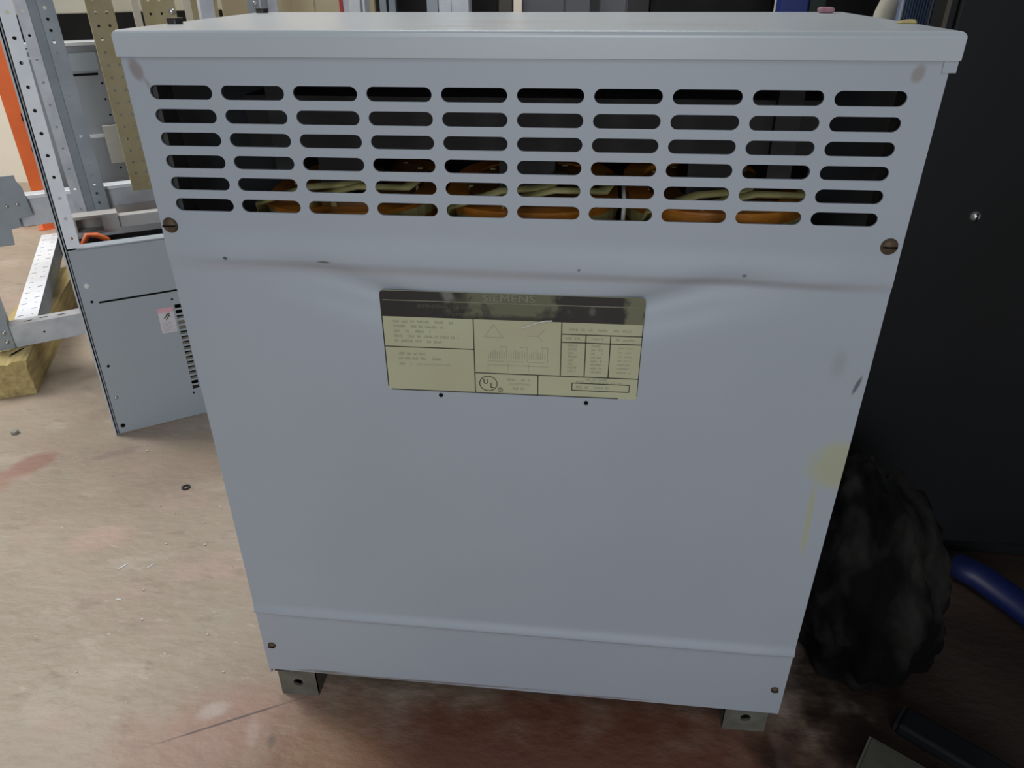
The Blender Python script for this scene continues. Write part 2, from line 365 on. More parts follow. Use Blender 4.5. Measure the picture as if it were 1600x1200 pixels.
# screws
for x, z, r in ((-.3405, .697, .0078), (.3385, .694, .0078), (-.338, .107, .0055), (.3375, .094, .0052)):
    so = MB().dome(x, z, r, fy(x, z), .0035).build('screw', 'rust', T, smooth=True)
    MB().box(x-r*.8, x+r*.8, fy(x, z)-.0041, fy(x, z)-.0028, z-.0007, z+.0007).build('screw_slot', 'hole', so)
for x, z in ((-.081, .518), (.0735, .5165)):
    MB().disc(x, z, .0023, fy(x, z)-.0009, .004).build('screw_hole', 'hole', T)
for x, z in ((-.3475, .6),):
    pass
# lid bolts along the left edge and marks
for y in (.085, .30):
    b = MB()
    for k in range(6): pass
    b.add([(-.338+.008*math.cos(a), y+.008*math.sin(a), zz) for zz in (ZL-.001, ZL+.005) for a in [math.pi/3*k for k in range(6)]],
          [(0, 1, 2, 3, 4, 5), (11, 10, 9, 8, 7, 6)]+[(k, (k+1) % 6, (k+1) % 6+6, k+6) for k in range(6)])
    b.build('lid_bolt', 'darkring', T, bevel=.001)
# feet: angle brackets with a bolt hole
for x0, x1 in ((-.342, -.288), (.283, .340)):
    f = MB()
    f.cell(x0, x1, .003, .052, (x0+x1)/2, .026, .0, .007, .006, .010)
    f.box(x0, x1, .010, .30, 0, .004)
    f.box(x0, x0+.004, .010, .30, .004, .055); f.box(x1-.004, x1, .010, .30, .004, .055)
    f.box(x0, x1, .006, .010, 0, .003)
    f.build('foot', 'foot', T)
# core and windings behind the vents
core = box('core', 'core', T, -.30, .30, .125, .215, .742, .800)
for x in (-.2, 0, .2):
    box('core_leg', 'core', core, x-.03, x+.03, .13, .21, .09, .745)
box('core_yoke', 'core', core, -.30, .30, .125, .215, .078, .12)
for x in (-.26, .26):
    box('core_clamp', 'inside', core, x-.012, x+.012, .115, .225, .72, .82)
box('shade_backing', 'hole', T, -.345, .343, D-.012, D-.006, .08, .844)  # added black sheet standing in for the shade inside the cabinet
def oval(hx, hy, n=40, p=2.8):
    return [(math.copysign(abs(math.cos(a))**(2/p), math.cos(a))*hx, math.copysign(abs(math.sin(a))**(2/p), math.sin(a))*hy) for a in [2*math.pi*i/n for i in range(n)]]
def ring(mb, cx, cy, hx, hy, hx2, hy2, z0, z1):
    o = oval(hx, hy); i_ = oval(hx2, hy2); N = len(o)
    vs = [(cx+p[0], cy+p[1], z) for z in (z0, z1) for p in o]+[(cx+p[0], cy+p[1], z) for z in (z0, z1) for p in i_]
    fs = []
    for k in range(N):
        j = (k+1) % N
        fs += [(k, j, N+j, N+k), (N+k, N+j, 3*N+j, 3*N+k), (2*N+k, 3*N+k, 3*N+j, 2*N+j), (k, 2*N+k, 2*N+j, j)]
    mb.add(vs, fs)
for ci, x in enumerate((-.195, .005, .20)):
    a = MB(); ring(a, x, .17, .094, .125, .072, .10, .13, .700+.004*ci)
    wo = a.build('winding', 'coil', T, smooth=False)
    a = MB(); ring(a, x, .17, .070, .098, .034, .06, .12, .703); a.build('inner_winding', 'coil_top', wo)
    a = MB(); ring(a, x, .17, .0955, .1265, .0925, .1235, .684, .696); a.build('tape_band', 'paper', wo)
    for k in range(14):
        t = 2*math.pi*k/14+.2; px_, py_ = .071*math.cos(t), .099*math.sin(t)
        MB().box(x+px_-.003, x+px_+.003, .17+py_-.003, .17+py_+.003, .12, .704).build('spacer_stick', 'paper', wo)
    for k, (xa, ya, za, xb, yb, zb) in enumerate(((-.075, .055, .706, .02, .075, .722), (-.02, .06, .712, .075, .07, .720))):
        A_, B_ = Vector((x+xa, ya, za)), Vector((x+xb, yb, zb)); Mx = (A_+B_)/2+Vector((0, 0, .006))
        MB().tube([A_-Vector((.004, -.02, .03)), A_, Mx, B_, B_+Vector((.012, .05, .004))], .0085, 10, .35).build('taped_lead', 'paper', T, smooth=True)
MB().tube([(.100, .05, .60), (.101, .05, .68), (.102, .06, .712), (.102, .10, .722)], .0022, 8).build('taped_lead', 'offwhite', T, smooth=True)

# nameplate
P0x, P1x, P0z, P1z = -.1375, .126, .523, .6365
yp = -.0016
def rrect(x0, x1, z0, z1, r, n=5):
    pts = []
    for cx, cz, a0 in ((x1-r, z1-r, 0), (x0+r, z1-r, 90), (x0+r, z0+r, 180), (x1-r, z0+r, 270)):
        pts += [(cx+r*math.cos(math.radians(a0+90*i/n)), cz+r*math.sin(math.radians(a0+90*i/n))) for i in range(n+1)]
    return pts
npl = MB().prism(rrect(P0x, P1x, P0z, P1z, .004), yp, .0004).build('nameplate', 'plate', T)
npl['label'] = 'cream nameplate with worn black header and wiring diagram'
hz = .6085
hd = [p for p in rrect(P0x, P1x, P0z, P1z, .004) if p[1] > .6]+[(P0x, hz), (P1x, hz)]
MB().prism(hd, yp-.0003, yp).build('header_band', 'header', npl)
yl = yp-.0006
b = MB(); line(b, P0x+.003, .6265, P1x-.004, .6268, .0009, yl); b.build('header_rule', 'silver_print', npl)
b = MB(); b.add(*text('SIEMENS', 0.0108, -.0075, .6285, yl, sx=1.32, bold=0)); b.build('maker_lettering', 'silver_print', npl)
b = MB(); b.add(*text('SIEMENS ENERGY & AUTOMATION', .0050, -.1, .6195, yl, 'LEFT', sx=1.0)); b.add(*text('DRY TYPE TRANSFORMER', .0045, -.035, .6115, yl, sx=1.15)); b.build('header_lettering', 'grey_print', npl)
# ruled boxes
b = MB(); y2 = yp-.0002
def hl(x0, x1, z, wd=.0011): line(b, x0, z, x1, z, wd, y2)
def vl(x, z0, z1, wd=.0011): line(b, x, z0, x, z1, wd, y2)
xa, xb, xc, xd = -.0435, .0185, .0445, .0
c1x, c2x, c3x = .0455, .0700, .0945
hl(P0x, xa, .5745); vl(xa, P0z, hz)
vl(c1x, .5475, hz); hl(xa, P1x, .5475); vl(.0225, P0z, .5475)
hl(c1x, P1x, .5955); hl(c1x, P1x, .5865); vl(c2x, .5475, .5955); vl(c3x, .5475, .5955)
for zz in (.5315, .5400): hl(.058, .117, zz, .0010)
for xx in (.058, .117): vl(xx, .5315, .5400, .0010)
# border
line(b, P0x+.0006, P0z+.004, P0x+.0006, hz, .0012, y2); line(b, P0x+.004, P0z+.0006, P1x-.02, P0z+.0006, .0012, y2)
line(b, P1x-.0006, P0z+.004, P1x-.0006, hz, .0008, y2)
b.build('ruled_lines', 'ink', npl)
# certification mark
b = MB(); N = 40
for k in range(N):
    a0, a1 = 2*math.pi*k/N, 2*math.pi*(k+1)/N
    line(b, -.0295+.0092*math.cos(a0), .5352+.0086*math.sin(a0), -.0295+.0092*math.cos(a1), .5352+.0086*math.sin(a1), .0009, y2)
b.add(*text('U', .0085, -.0322, .5348, y2, bold=.0001)); b.add(*text('L', .0085, -.0258, .5302, y2, bold=.0001))
for k in range(16):
    a0, a1 = 2*math.pi*k/16, 2*math.pi*(k+1)/16
    line(b, -.0170+.0024*math.cos(a0), .5282+.0024*math.sin(a0), -.0170+.0024*math.cos(a1), .5282+.0024*math.sin(a1), .0006, y2)
b.add(*text('R', .0036, -.0170, .5269, y2)); b.build('certification_mark', 'ink_faint' if 0 else 'ink_mid' if 'ink_mid' in M else 'ink', npl)
# faded lines of print too worn to read, and the two legible ones
b = MB(); rnd = random.Random(3)
def worn(x0, x1, z, h=.0028):
    x = x0
    while x < x1:
        wl = rnd.choice((.004, .006, .009, .012)); xe = min(x1, x+wl); q = x
        while q < xe:
            ww = rnd.uniform(.0007, .0013)
            b.box(q, min(xe, q+ww), y2-.00005, y2, z, z+h*rnd.choice((1, 1, .7))); q += ww+.0004
        x = xe+rnd.choice((.002, .003, .006))
for z, e in ((.602, -.062), (.5965, -.075), (.591, -.088), (.5855, -.059), (.580, -.077)): worn(-.126, e, z)
for z, e in ((.5655, -.095), (.560, -.078)): worn(-.123, e, z)
b.add(*text('INSULATION SYSTEM', .0038, -.105, .5535, y2, 'LEFT')); worn(-.123, -.110, .5535)
b.add(*text('TRANSFORMER', .0034, .003, .5345, y2)); worn(-.010, .014, .5395); worn(-.004, .008, .529)
worn(.053, .115, .5995)
for x0, x1 in ((.050, .064), (.077, .088), (.100, .119)): worn(x0, x1, .590, .0025)
for k in range(8):
    worn(.0525, .0615, .582-k*.0042, .0024); worn(.076, .0875, .582-k*.0042, .0024)
    if k < 7: worn(.103, .117, .581-k*.0046, .0015)
worn(.072, .096, .5435, .0025); worn(.062, .110, .5405, .002)
worn(.062, .098, .534, .0030)
# diagram
def L(x0, z0, x1, z1, wd=.0006): line(b, x0, z0, x1, z1, wd, y2)
L(-.0235, .603, -.0325, .589); L(-.0235, .603, -.0135, .589); L(-.0325, .589, -.0135, .589)
L(.010, .592, .022, .592); L(.022, .592, .029, .600); L(.022, .592, .0265, .586)
for gx in (-.0265, -.0055, .0155):
    for k in range(7): L(gx+k*.0023, .565, gx+k*.0023, .573+(k % 3)*.0012, .0009)
    L(gx-.002, .565, gx-.002, .570); L(gx+.0165, .562, gx+.0165, .579); L(gx+.011, .579, gx+.0165, .579); L(gx-.003, .562, gx+.0135, .562)
    L(gx-.003, .5505, gx-.003, .560); L(gx-.003, .5575, gx+.018, .5575)
    b.disc(gx+.0105, .5785, .0009, y2-.00005, y2, 8)
b.build('faded_print', 'ink_faint', npl)['kind'] = 'stuff'
b = MB(); b.tube([(.004, yp-.0007, .6005), (.012, yp-.0008, .6035), (.022, yp-.0008, .6075), (.030, yp-.0010, .6095), (.036, yp-.001, .6098)], .0008, 6); b.build('scratch', 'offwhite', npl)

# little things on the lid
o = MB()
o.add([(.335, .092, ZL+.0003), (.352, .088, ZL+.0003), (.350, .108, ZL+.0003), (.338, .110, ZL+.0003), (.339, .095, ZL+.002), (.350, .092, ZL+.004), (.348, .104, ZL+.0035), (.341, .107, ZL+.002)],
      [(0, 3, 2, 1), (4, 5, 6, 7), (0, 1, 5, 4), (1, 2, 6, 5), (2, 3, 7, 6), (3, 0, 4, 7)])
M['yellowbit'] = mat('yellow_rag', (.42, .36, .13), (.3, .25, .1), 90, .8)
M['pinkbit'] = mat('pink_scrap', (.35, .17, .2), (.25, .13, .16), 90, .8)
tag(o.build('cloth_scrap', 'yellowbit', bevel=.002), 'small yellowish scrap lying on the right edge of the lid', 'scrap')
o = MB().box(.318, .334, .285, .30, ZL+.0003, ZL+.006)
tag(o.build('paper_scrap', 'pinkbit', bevel=.002), 'tiny pink scrap at the back right corner of the lid', 'scrap')

# ------------------------------------------------------------------ things on the left (row turned about 36 degrees)
E0 = Vector((-.967, .634, 0)); RZ = math.atan2(.585, .811)
def side_thing(name, label, cat, u=0, k=0, z=0, group=None):
    c, s = math.cos(RZ), math.sin(RZ)
    return thing(name, label, cat, (E0.x+c*u-s*k, E0.y+s*u+c*k, z), RZ, group)

# grey switchboard section
A = side_thing('switchboard_section', 'grey steel switchboard section with perforated upright and vented lower cover', 'switchboard')
A.rotation_euler = (0, math.radians(1.2), RZ)
uw = .36
lo = MB().box(.006, uw, .0, .0015, .004, .3155)
vx0, vx1 = .176, .1905
lower = MB()
zs_v = [.279-.0126*i for i in range(17)]
lower.box(.006, vx0, 0, .0015, .004, .314); lower.box(vx1, uw, 0, .0015, .004, .314)
lower.box(vx0, vx1, 0, .0015, zs_v[0]+.005, .314); lower.box(vx0, vx1, 0, .0015, .004, zs_v[-1]-.005)
for i in range(16): lower.box(vx0, vx1, 0, .0015, zs_v[i+1]+.0043, zs_v[i]-.0043)
lc = lower.build('lower_cover', 'panel_grey', A)
for i in range(17):
    h_ = .005 if i in (3, 4) else (0 if i in (0, 1, 15, 16) else -.0012)
    if i not in (0, 1, 15, 16): MB().box(vx0-.001, vx1+.001, .003, .0045, zs_v[i]-.0052, zs_v[i]+h_).build('louvre', 'louvre', lc)
box('upper_cover', 'panel_grey', A, .006, uw, 0, .0015, .318, .432, bevel=.0006)
box('cover_lip', 'panel_grey', A, .022, uw, .0, .030, .430, .434)
box('joint_margin', 'panel_grey', A, .006, .036, 0, .0015, .3138, .3182)
box('joint_strip', 'hole', A, .034, uw, .0005, .003, .3135, .3185)
# perforated upright (front flange with real holes) and its outer lip
u_ = MB()
for i in range(26):
    z0 = .436+i*.04
    u_.cell(.0065, .0305, z0, z0+.04, .0185, z0+.02, 0, .0034, -.0015, .0005, n=12)
up_ = u_.build('perforated_upright', 'galv_white', A)
box('outer_lip', 'galv', up_, -.003, .0, -.001, .03, 0, 1.476)
box('edge_gap', 'hole', up_, .0, .0062, .004, .03, 0, 1.476)
box('inner_lip', 'galv_dark', up_, .0025, .0045, -.0005, .03, 0, 1.476)
box('upright', 'galv', A, uw-.025, uw, 0, .03, .434, 1.476)
box('top_rail', 'galv', A, 0, uw, .0, .03, 1.476, 1.5)
box('side_panel', 'panel_grey', A, -.001, .001, .03, .155, 0, .42)
box('side_panel', 'panel_grey', A, uw-.002, uw, .002, .155, 0, .42)
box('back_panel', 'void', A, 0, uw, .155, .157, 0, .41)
cb = MB().box(.028, .115, .15, .19, .418, .424); cb.box(.028, .115, .15, .19, .452, .458); cb.box(.028, .115, .186, .19, .424, .452); cb.box(.028, .032, .15, .19, .424, .452); cb.box(.082, .115, .149, .152, .424, .452)
cb.build('cross_channel', 'galv_warm', A)
box('cross_bar', 'galv_warm', A, .115, uw, .155, .18, .424, .450, bevel=.001)
for u, z, r, m, h in ((.023, .355, .006, 'white', .003), (.0235, .320, .003, 'hole', .001), (.0205, .171, .0032, 'hole', .001), (.0185, .093, .0045, 'steel', .003), (.0165, .021, .0052, 'hole', .001), (.174, .297, .0025, 'hole', .001), (.176, .063, .0025, 'hole', .001)):
    MB().dome(u, z, r, 0, h, 12, 3).build('screw' if h > .002 else 'screw_hole', m, A, smooth=True)
lab = MB().box(.140, .1715, -.0006, 0, .222, .281).build('warning_label', 'labelwhite', A)
lab['label'] = 'small white and pink warning label with a black pictogram'
MB().box(.140, .1715, -.0009, -.0006, .270, .281).build('label_header', 'pinklabel', lab)
b = MB()
line(b, .150, .256, .158, .264, .0022, -.0009); line(b, .158, .264, .163, .259, .0018, -.0009); line(b, .156, .254, .160, .262, .002, -.0009); line(b, .155, .264, .162, .267, .0018, -.0009); b.disc(.1615, .2655, .0017, -.001, -.0008, 8); line(b, .153, .252, .157, .256, .0016, -.0009)
b.build('pictogram', 'ink', lab)
b = MB()
for k in range(7): line(b, .144, .246-k*.0031, .167-.004*(k % 3), .246-k*.0031, .0010, -.0009)
b.build('label_text', 'ink_blue', lab)

# galvanised frame behind it
G = side_thing('galvanised_equipment_frame', 'galvanised steel frame of channel posts and beams on a timber block', 'frame', -.0, .40)
# base rails
fr = MB().box(-.205, .5, 0, .003, .0945, .152); fr.box(-.205, .5, .003, .04, .149, .152)
fr.build('front_rail', 'galv', G)
for u, k in ((-.055, .02), (-.095, .022), (-.13, .018)): MB().add([(u+dx, k+dy, .1524) for dx, dy in ((-.009, -.002), (.009, -.002), (.009, .002), (-.009, .002))], [(0, 1, 2, 3)]).build('slot_hole', 'hole', G)
MB().dome(-.102, .122, .0026, 0, .0008, 10, 2).build('bolt_hole', 'hole', G)
sr = MB()
# slotted top flange running back: cells in local (k) direction, built flat
for i in range(18):
    z0 = .04+i*.042
    for c0, c1 in ((-.160, -.134), (-.134, -.108)):
        t = MB().cell(c0, c1, z0, z0+.042, (c0+c1)/2, z0+.021, .0045 if (i+(c0 < -.14)) % 2 else .0, .0024, 0, .002, n=12)
        sr.add([(x+.10*(z-.04)*1.0, z, .150+y) for x, y, z in t.v], t.f)
sr.build('slotted_side_rail', 'galv_white', G)
MB().add([(-.108, .04, .150), (-.108+.0756, .796, .150), (-.108+.0756, .796, .0945), (-.108, .04, .0945), (-.110, .04, .150), (-.110+.0756, .796, .150), (-.110+.0756, .796, .0945), (-.110, .04, .0945)],
         [(0, 1, 2, 3), (7, 6, 5, 4), (0, 4, 5, 1), (3, 2, 6, 7), (0, 3, 7, 4), (1, 5, 6, 2)]).build('rail_web', 'galv_dark', G)
cpm = MB().box(-.232, -.172, -.006, .0, .096, 1.0); cpm.box(-.176, -.172, 0, .055, .096, 1.0)
cpo = cpm.build('corner_post', 'galv_dark', G)
for z in (.115, .14): MB().dome(-.185, z, .006, -.006, .004, 10, 3).build('bolt', 'steel', cpo, smooth=True)
# cross beam
bm_ = MB().box(-.175, .5, .03, .034, .382, .452); bm_.box(-.175, .5, .034, .075, .449, .452); bm_.box(-.175, .5, .034, .075, .382, .385)
bo = bm_.build('cross_beam', 'galv', G)
box('beam_flange', 'galv_white', bo, -.175, .5, .024, .030, .447, .4545)
box('lower_strip', 'galv_warm', bo, .10, .5, .022, .03, .384, .404)
box('right_post', 'galv_dark', G, .46, .5, .035, .075, .152, .38)
sp = MB().prism([(-.16, .505), (-.058, .505), (-.058, .492), (-.05, .475), (-.046, .41), (-.076, .405), (-.076, .385), (-.098, .382), (-.102, .345), (-.16, .345)], .018, .023)
spo = sp.build('stepped_bracket', 'galv_dark', G)
for u, z in ((-.092, .437), (-.070, .439)): MB().dome(u, z, .005, .018, .004, 10, 3).build('bolt', 'steel', spo, smooth=True)
# channel post
cp2 = MB()
for i in range(30):
    z0 = .388+i*.0225
    cp2.cell(.086, .119, z0, z0+.0225, .100, z0+.011, 0, .0035, .006, .009, n=12)
cpost = cp2.build('channel_post', 'galv_dark', G)
cp3 = MB()
for i in range(14):
    z0 = .388+i*.048
    cp3.cell(.045, .068, z0, z0+.048, .0565, z0+.024, 0, .0032, .004, .007, n=12)
cp3.build('left_flange', 'galv', cpost)
MB().add([(.068, .006, .388), (.088, .010, .388), (.088, .010, 1.06), (.068, .006, 1.06), (.067, .008, .388), (.087, .012, .388), (.087, .012, 1.06), (.067, .008, 1.06)], [(0, 1, 2, 3), (7, 6, 5, 4), (0, 4, 5, 1), (1, 5, 6, 2), (2, 6, 7, 3), (3, 7, 4, 0)]).build('web', 'galv_dark', cpost)
box('inner_fold', 'galv_dark', cpost, .0855, .0875, .006, .03, .388, 1.06)
def zinc(u0, u1, z0, z1, k, two=True):
    m = MB(); n = int((z1-z0)/.027); h = (z1-z0)/n
    for i in range(n):
        a = z0+i*h
        if two:
            md = (u0+u1)/2
            m.cell(u0, md, a, a+h, (u0+md)/2+.002, a+h/2, 0, .0032, k, k+.003, n=12); m.cell(md, u1, a, a+h, (md+u1)/2-.002, a+h/2, 0, .0032, k, k+.003, n=12)
        else: m.cell(u0, u1, a, a+h, (u0+u1)/2, a+h/2, 0, .0032, k, k+.003, n=12)
    return m.build('perforated_upright', 'zinc', G)
zu = zinc(.181, .235, .440, 1.07, .005); box('return_flange', 'zinc', zu, .181, .184, .008, .03, .44, 1.07)
zu2 = zinc(.294, .350, .452, 1.07, .004); box('return_flange', 'zinc', zu2, .347, .350, .007, .04, .452, 1.07)
MB().dome(.357, .835, .008, .004, .006, 12, 3).build('bolt', 'steel', zu2, smooth=True)
box('bolt_plate', 'zinc', zu2, .350, .366, .004, .007, .452, 1.07)
zinc(.402, .462, .452, 1.07, .004)
for u in (.278, .391): box('pale_strip', 'cream', G, u-.004, u+.012, .01, .016, .452, 1.07)

# grey cabinet standing behind the frame
GC = side_thing('grey_cabinet', 'dull grey steel cabinet behind the yellow zinc upright with a white plate', 'cabinet', 0, .70)
box('body', 'panel_grey_dull', GC, .02, .40, .004, .2, .0, .752, bevel=.003)
box('top_lip', 'white', GC, .018, .40, -.006, .012, .752, .760)
dr = box('door', 'panel_grey_dull', GC, .10, .39, -.004, .004, .40, .735, bevel=.002)
box('recess', 'hole', dr, .125, .184, -.0045, -.0035, .680, .686)
box('upper_plate', 'panel_grey', dr, .126, .19, -.006, -.0035, .692, .735, bevel=.001)
for u, z in ((.188, .70), (.188, .66), (.186, .62), (.188, .58), (.186, .54), (.180, .44)): MB().dome(u, z, .003, -.004, .0008, 8, 2).build('screw_hole', 'hole', dr)
box('bright_rail', 'white', GC, .10, .175, -.012, -.004, .526, .534)
box('white_plate', 'offwhite', GC, .160, .212, -.022, -.012, .457, .556, bevel=.001)
box('white_bracket', 'offwhite', GC, .05, .065, -.010, .004, .63, .645)
for z in (.725, .742): box('left_rail', 'white', GC, .02, .06, -.008, .004, z, z+.006)

# shelf with cream beam
SH = side_thing('storage_shelf', 'storage shelf with a cream front beam over a dark opening', 'shelf', 0, 1.06)
box('beam', 'cream', SH, -.02, .9, 0, .03, .812, .95, bevel=.003)
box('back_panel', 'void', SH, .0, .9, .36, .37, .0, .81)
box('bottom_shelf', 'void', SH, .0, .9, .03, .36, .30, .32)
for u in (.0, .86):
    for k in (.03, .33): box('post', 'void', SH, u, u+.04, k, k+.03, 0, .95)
for u, z in ((.006, .835), (.0, .865)): MB().dome(u, z, .005, 0, .001, 10, 2).build('bolt_hole', 'hole', SH)

# orange rack upright
OR = thing('orange_rack_upright', 'orange painted steel rack upright standing at the far left wall', 'rack upright', (-2.125, 2.1, 0), RZ)
up1 = MB().box(-.024, .030, -.03, -.026, .004, 2.2); up1.box(-.024, -.020, -.026, .04, .004, 2.2); up1.box(.026, .030, -.026, .04, .004, 2.2)
up1.build('column', 'orange', OR)
box('foot_plate', 'orange', OR, -.04, .035, -.036, .045, 0, .004)
for z in (.30, .42): MB().box(.022, .036, -.036, -.026, z, z+.03).build('clip', 'hole', OR, bevel=.002)
gt = MB().box(-.026, .026, -.03, .03, 0, .05).build('wood_offcut', 'wood', bevel=.004, loc=(-2.235, 2.13, 0)); gt.rotation_euler = (0, 0, RZ)
tag(gt, 'small green-brown wooden offcut at the foot of the orange upright', 'wood block')
ow = MB().tube([(-.03, .0, -.10), (-.02, 0, -.03), (0, 0, 0), (.018, .004, -.004), (.034, .008, -.016), (.04, .012, -.036), (.042, .014, -.1)], .0085, 10, .7)
c, s = math.cos(RZ), math.sin(RZ); u, k = .056, .085
ob = ow.build('orange_cable', 'orange', smooth=True, loc=(E0.x+c*u-s*k, E0.y+s*u+c*k, .434)); ob.rotation_euler = (0, 0, RZ)
tag(ob, 'short orange cable hanging inside the open switchboard section', 'cable')

# timber the frame stands on
ax = Vector((-1.555+1.273, 1.44-.796, 0)); Ln = ax.length
tm = thing('timber_block', 'thick rough sawn timber block lying on the floor under the galvanised frame', 'timber', (-1.273, .796, 0), math.atan2(ax.y, ax.x)-math.pi/2)
t = bmesh.new(); bmesh.ops.create_cube(t, size=1)
for v in t.verts: v.co = Vector((v.co.x*.104-.052, (v.co.y+.5)*Ln, (v.co.z+.5)*.093))
bmesh.ops.subdivide_edges(t, edges=t.edges[:], cuts=7, use_grid_fill=True)
for v in t.verts:
    r_ = random.Random(int(v.co.x*1e4)*7+int(v.co.y*1e4)*13+int(v.co.z*1e4))
    if v.co.z > .001: v.co += Vector((r_.uniform(-.0018, .0018), r_.uniform(-.003, .003), r_.uniform(-.0025, .001)))
    if v.co.z > .085 and v.co.y < .02 and -.08 < v.co.x < -.03: v.co.z -= .005
me = bpy.data.meshes.new('beam'); t.to_mesh(me); t.free(); me.materials.append(M['wood'])
to = bpy.data.objects.new('beam', me); COL.objects.link(to); to.parent = tm
b = MB(); b.add([(-.045, .035, .0934), (-.018, .075, .0934), (-.021, .080, .0934), (-.040, .055, .0934)], [(0, 1, 2, 3)]); b.build('split', 'hole', tm)

# ------------------------------------------------------------------ row of things behind the cabinet (their tops show over the lid)
def carton():
    t = thing('cardboard_carton', 'tall tan cardboard carton behind the left end of the grey cabinet', 'carton', (-.72, 1.66, 0))
    b = MB().box(-.235, .20, -.14, .14, 0, 1.02).build('box', 'card', t, bevel=.004)
    box('tape', 'tape', t, -.03, .03, -.1415, -.139, .2, 1.02)
    box('flap', 'card', t, -.235, .20, -.143, -.138, .905, 1.02)
carton()
t = thing('galvanised_post', 'dull galvanised post with a bolt standing before the tan carton', 'post', (-.708, 1.21, 0))
box('channel_web', 'galv_dark', t, -.037, .0, -.002, .002, 0, 1.1); box('channel_flange', 'galv', t, .0, .004, -.02, .02, 0, 1.1); box('channel_flange', 'galv', t, .014, .036, -.002, .002, 0, 1.1); box('channel_lip', 'galv_dark', t, .004, .014, .016, .02, 0, 1.1); box('base_plate', 'galv_dark', t, -.05, .05, -.04, .04, 0, .004)
for z in (.5, .85): MB().dome(-.018, z, .006, -.002, .004, 10, 3).build('bolt', 'steel', t, smooth=True)
t = thing('white_post', 'bright white post with a red edge rising behind the cabinet lid', 'post', (-.42, 1.0, 0))
box('face', 'white', t, -.012, .012, -.02, .02, 0, 1.2, bevel=.003); box('red_edge', 'red', t, -.032, -.026, -.02, .02, 0, 1.2); box('grey_side', 'galv', t, -.026, -.012, -.012, .02, 0, 1.2); box('bright_lip', 'white', t, .017, .021, -.02, .02, 0, 1.2); box('groove', 'galv_dark', t, .012, .017, -.01, .02, 0, 1.2)
t = thing('dark_equipment_rack', 'dark equipment rack with grey corner posts behind the lid', 'rack', (-.36, 1.5, 0))
box('body', 'void', t, -.14, .17, .01, .3, 0, 1.2)
for x in (-.13, -.105): box('post', 'galv_dark', t, x-.01, x+.008, -.01, .01, 0, 1.2)
box('hanging_lead', 'olive', t, .03, .045, -.004, .01, .6, 1.1)
t = thing('pale_grey_post', 'pale grey painted double post behind the middle of the lid', 'post', (-.262, 1.2, 0))
box('left_face', 'panel_grey', t, -.05, -.025, -.01, .03, 0, 1.15); box('right_face', 'galv', t, -.022, .048, -.015, .03, 0, 1.15, bevel=.002); box('seam', 'galv_dark', t, .006, .008, -.0157, -.0147, 0, 1.15)
t = thing('brown_post', 'narrow dark brown post beside the pale grey double post', 'post', (-.145, 1.35, 0))
M['brown'] = mat('dark_brown_enamel', (.06, .05, .035), None, 9, .5)
box('shaft', 'brown', t, -.018, .016, -.015, .015, 0, 1.15, bevel=.002); box('cap', 'brown', t, -.02, .018, -.017, .017, 1.15, 1.16)
t = thing('dim_grey_cabinet', 'dim grey steel cabinet behind the right half of the lid', 'cabinet', (.03, 1.55, 0))
M['dim'] = mat('dim_grey_enamel', (.17, .175, .19), (.14, .145, .155), 4, .6)
box('body', 'dim', t, -.155, .185, .01, .3, 0, 1.2)
for x0, x1 in ((-.150, -.04), (-.035, .03), (.055, .125)): box('door', 'dim', t, x0, x1, 0, .01, .02, 1.19, bevel=.002)
box('pillar', 'inside', t, .03, .052, -.008, .01, 0, 1.2); box('pillar', 'inside', t, .130, .185, -.004, .01, 0, 1.2)
t = thing('black_cabinet', 'black cabinet in the dark behind the lid, left of the blue post', 'cabinet', (.37, 1.55, 0))
box('body', 'void', t, -.15, .17, .0, .3, 0, 1.2); box('door', 'void', t, -.14, .16, -.012, 0, .03, 1.18, bevel=.002); box('handle', 'inside', t, .13, .14, -.03, -.012, .7, .8)
t = thing('blue_post', 'dark blue square post behind the right rear of the lid', 'post', (.505, 1.2, 0))
box('shaft', 'blue_enamel', t, -.032, .027, -.025, .025, .006, 1.15, bevel=.003); box('base_plate', 'blue_enamel', t, -.045, .028, -.045, .045, 0, .006)
t = thing('green_post', 'dark green post close beside the dark blue post', 'post', (.558, 1.22, 0))
box('shaft', 'green', t, -.018, .018, -.02, .02, .006, 1.15, bevel=.003); box('base_plate', 'green', t, -.02, .035, -.03, .03, 0, .006)
t = thing('black_locker', 'black locker in the dark behind the cream hose', 'locker', (.80, 1.45, 0))
box('body', 'void', t, -.20, .5, .0, .3, 0, 1.25); box('door', 'void', t, -.19, .14, -.012, 0, .03, 1.22, bevel=.002)
hs = MB().tube([(.60, .95, 0), (.60, .95, .45), (.605, .95, .7), (.625, .95, .84), (.66, .95, .95), (.67, .96, 1.1)], .026, 16)
tag(hs.build('cream_hose', 'hose', smooth=True), 'thick cream hose rising behind the right rear corner of the lid', 'hose')
t = thing('ribbed_panel', 'dark navy ribbed panel with pale edges between the lid and the tall black enclosure', 'panel', (.572, .66, 0))
box('sheet', 'navy', t, -.03, .20, .004, .02, 0, 1.1)
for i in range(14): MB().box(-.026+i*.0042, -.0238+i*.0042, -.001, .004, .0, 1.1).build('rib', 'navy', t)
box('edge_strip', 'navy_edge', t, -.031, -.029, -.003, .006, 0, 1.1); box('edge_strip', 'navy_edge', t, .0115, .0135, -.003, .006, 0, 1.1); box('edge_strip', 'navy_edge', t, .017, .0185, -.003, .006, 0, 1.1)

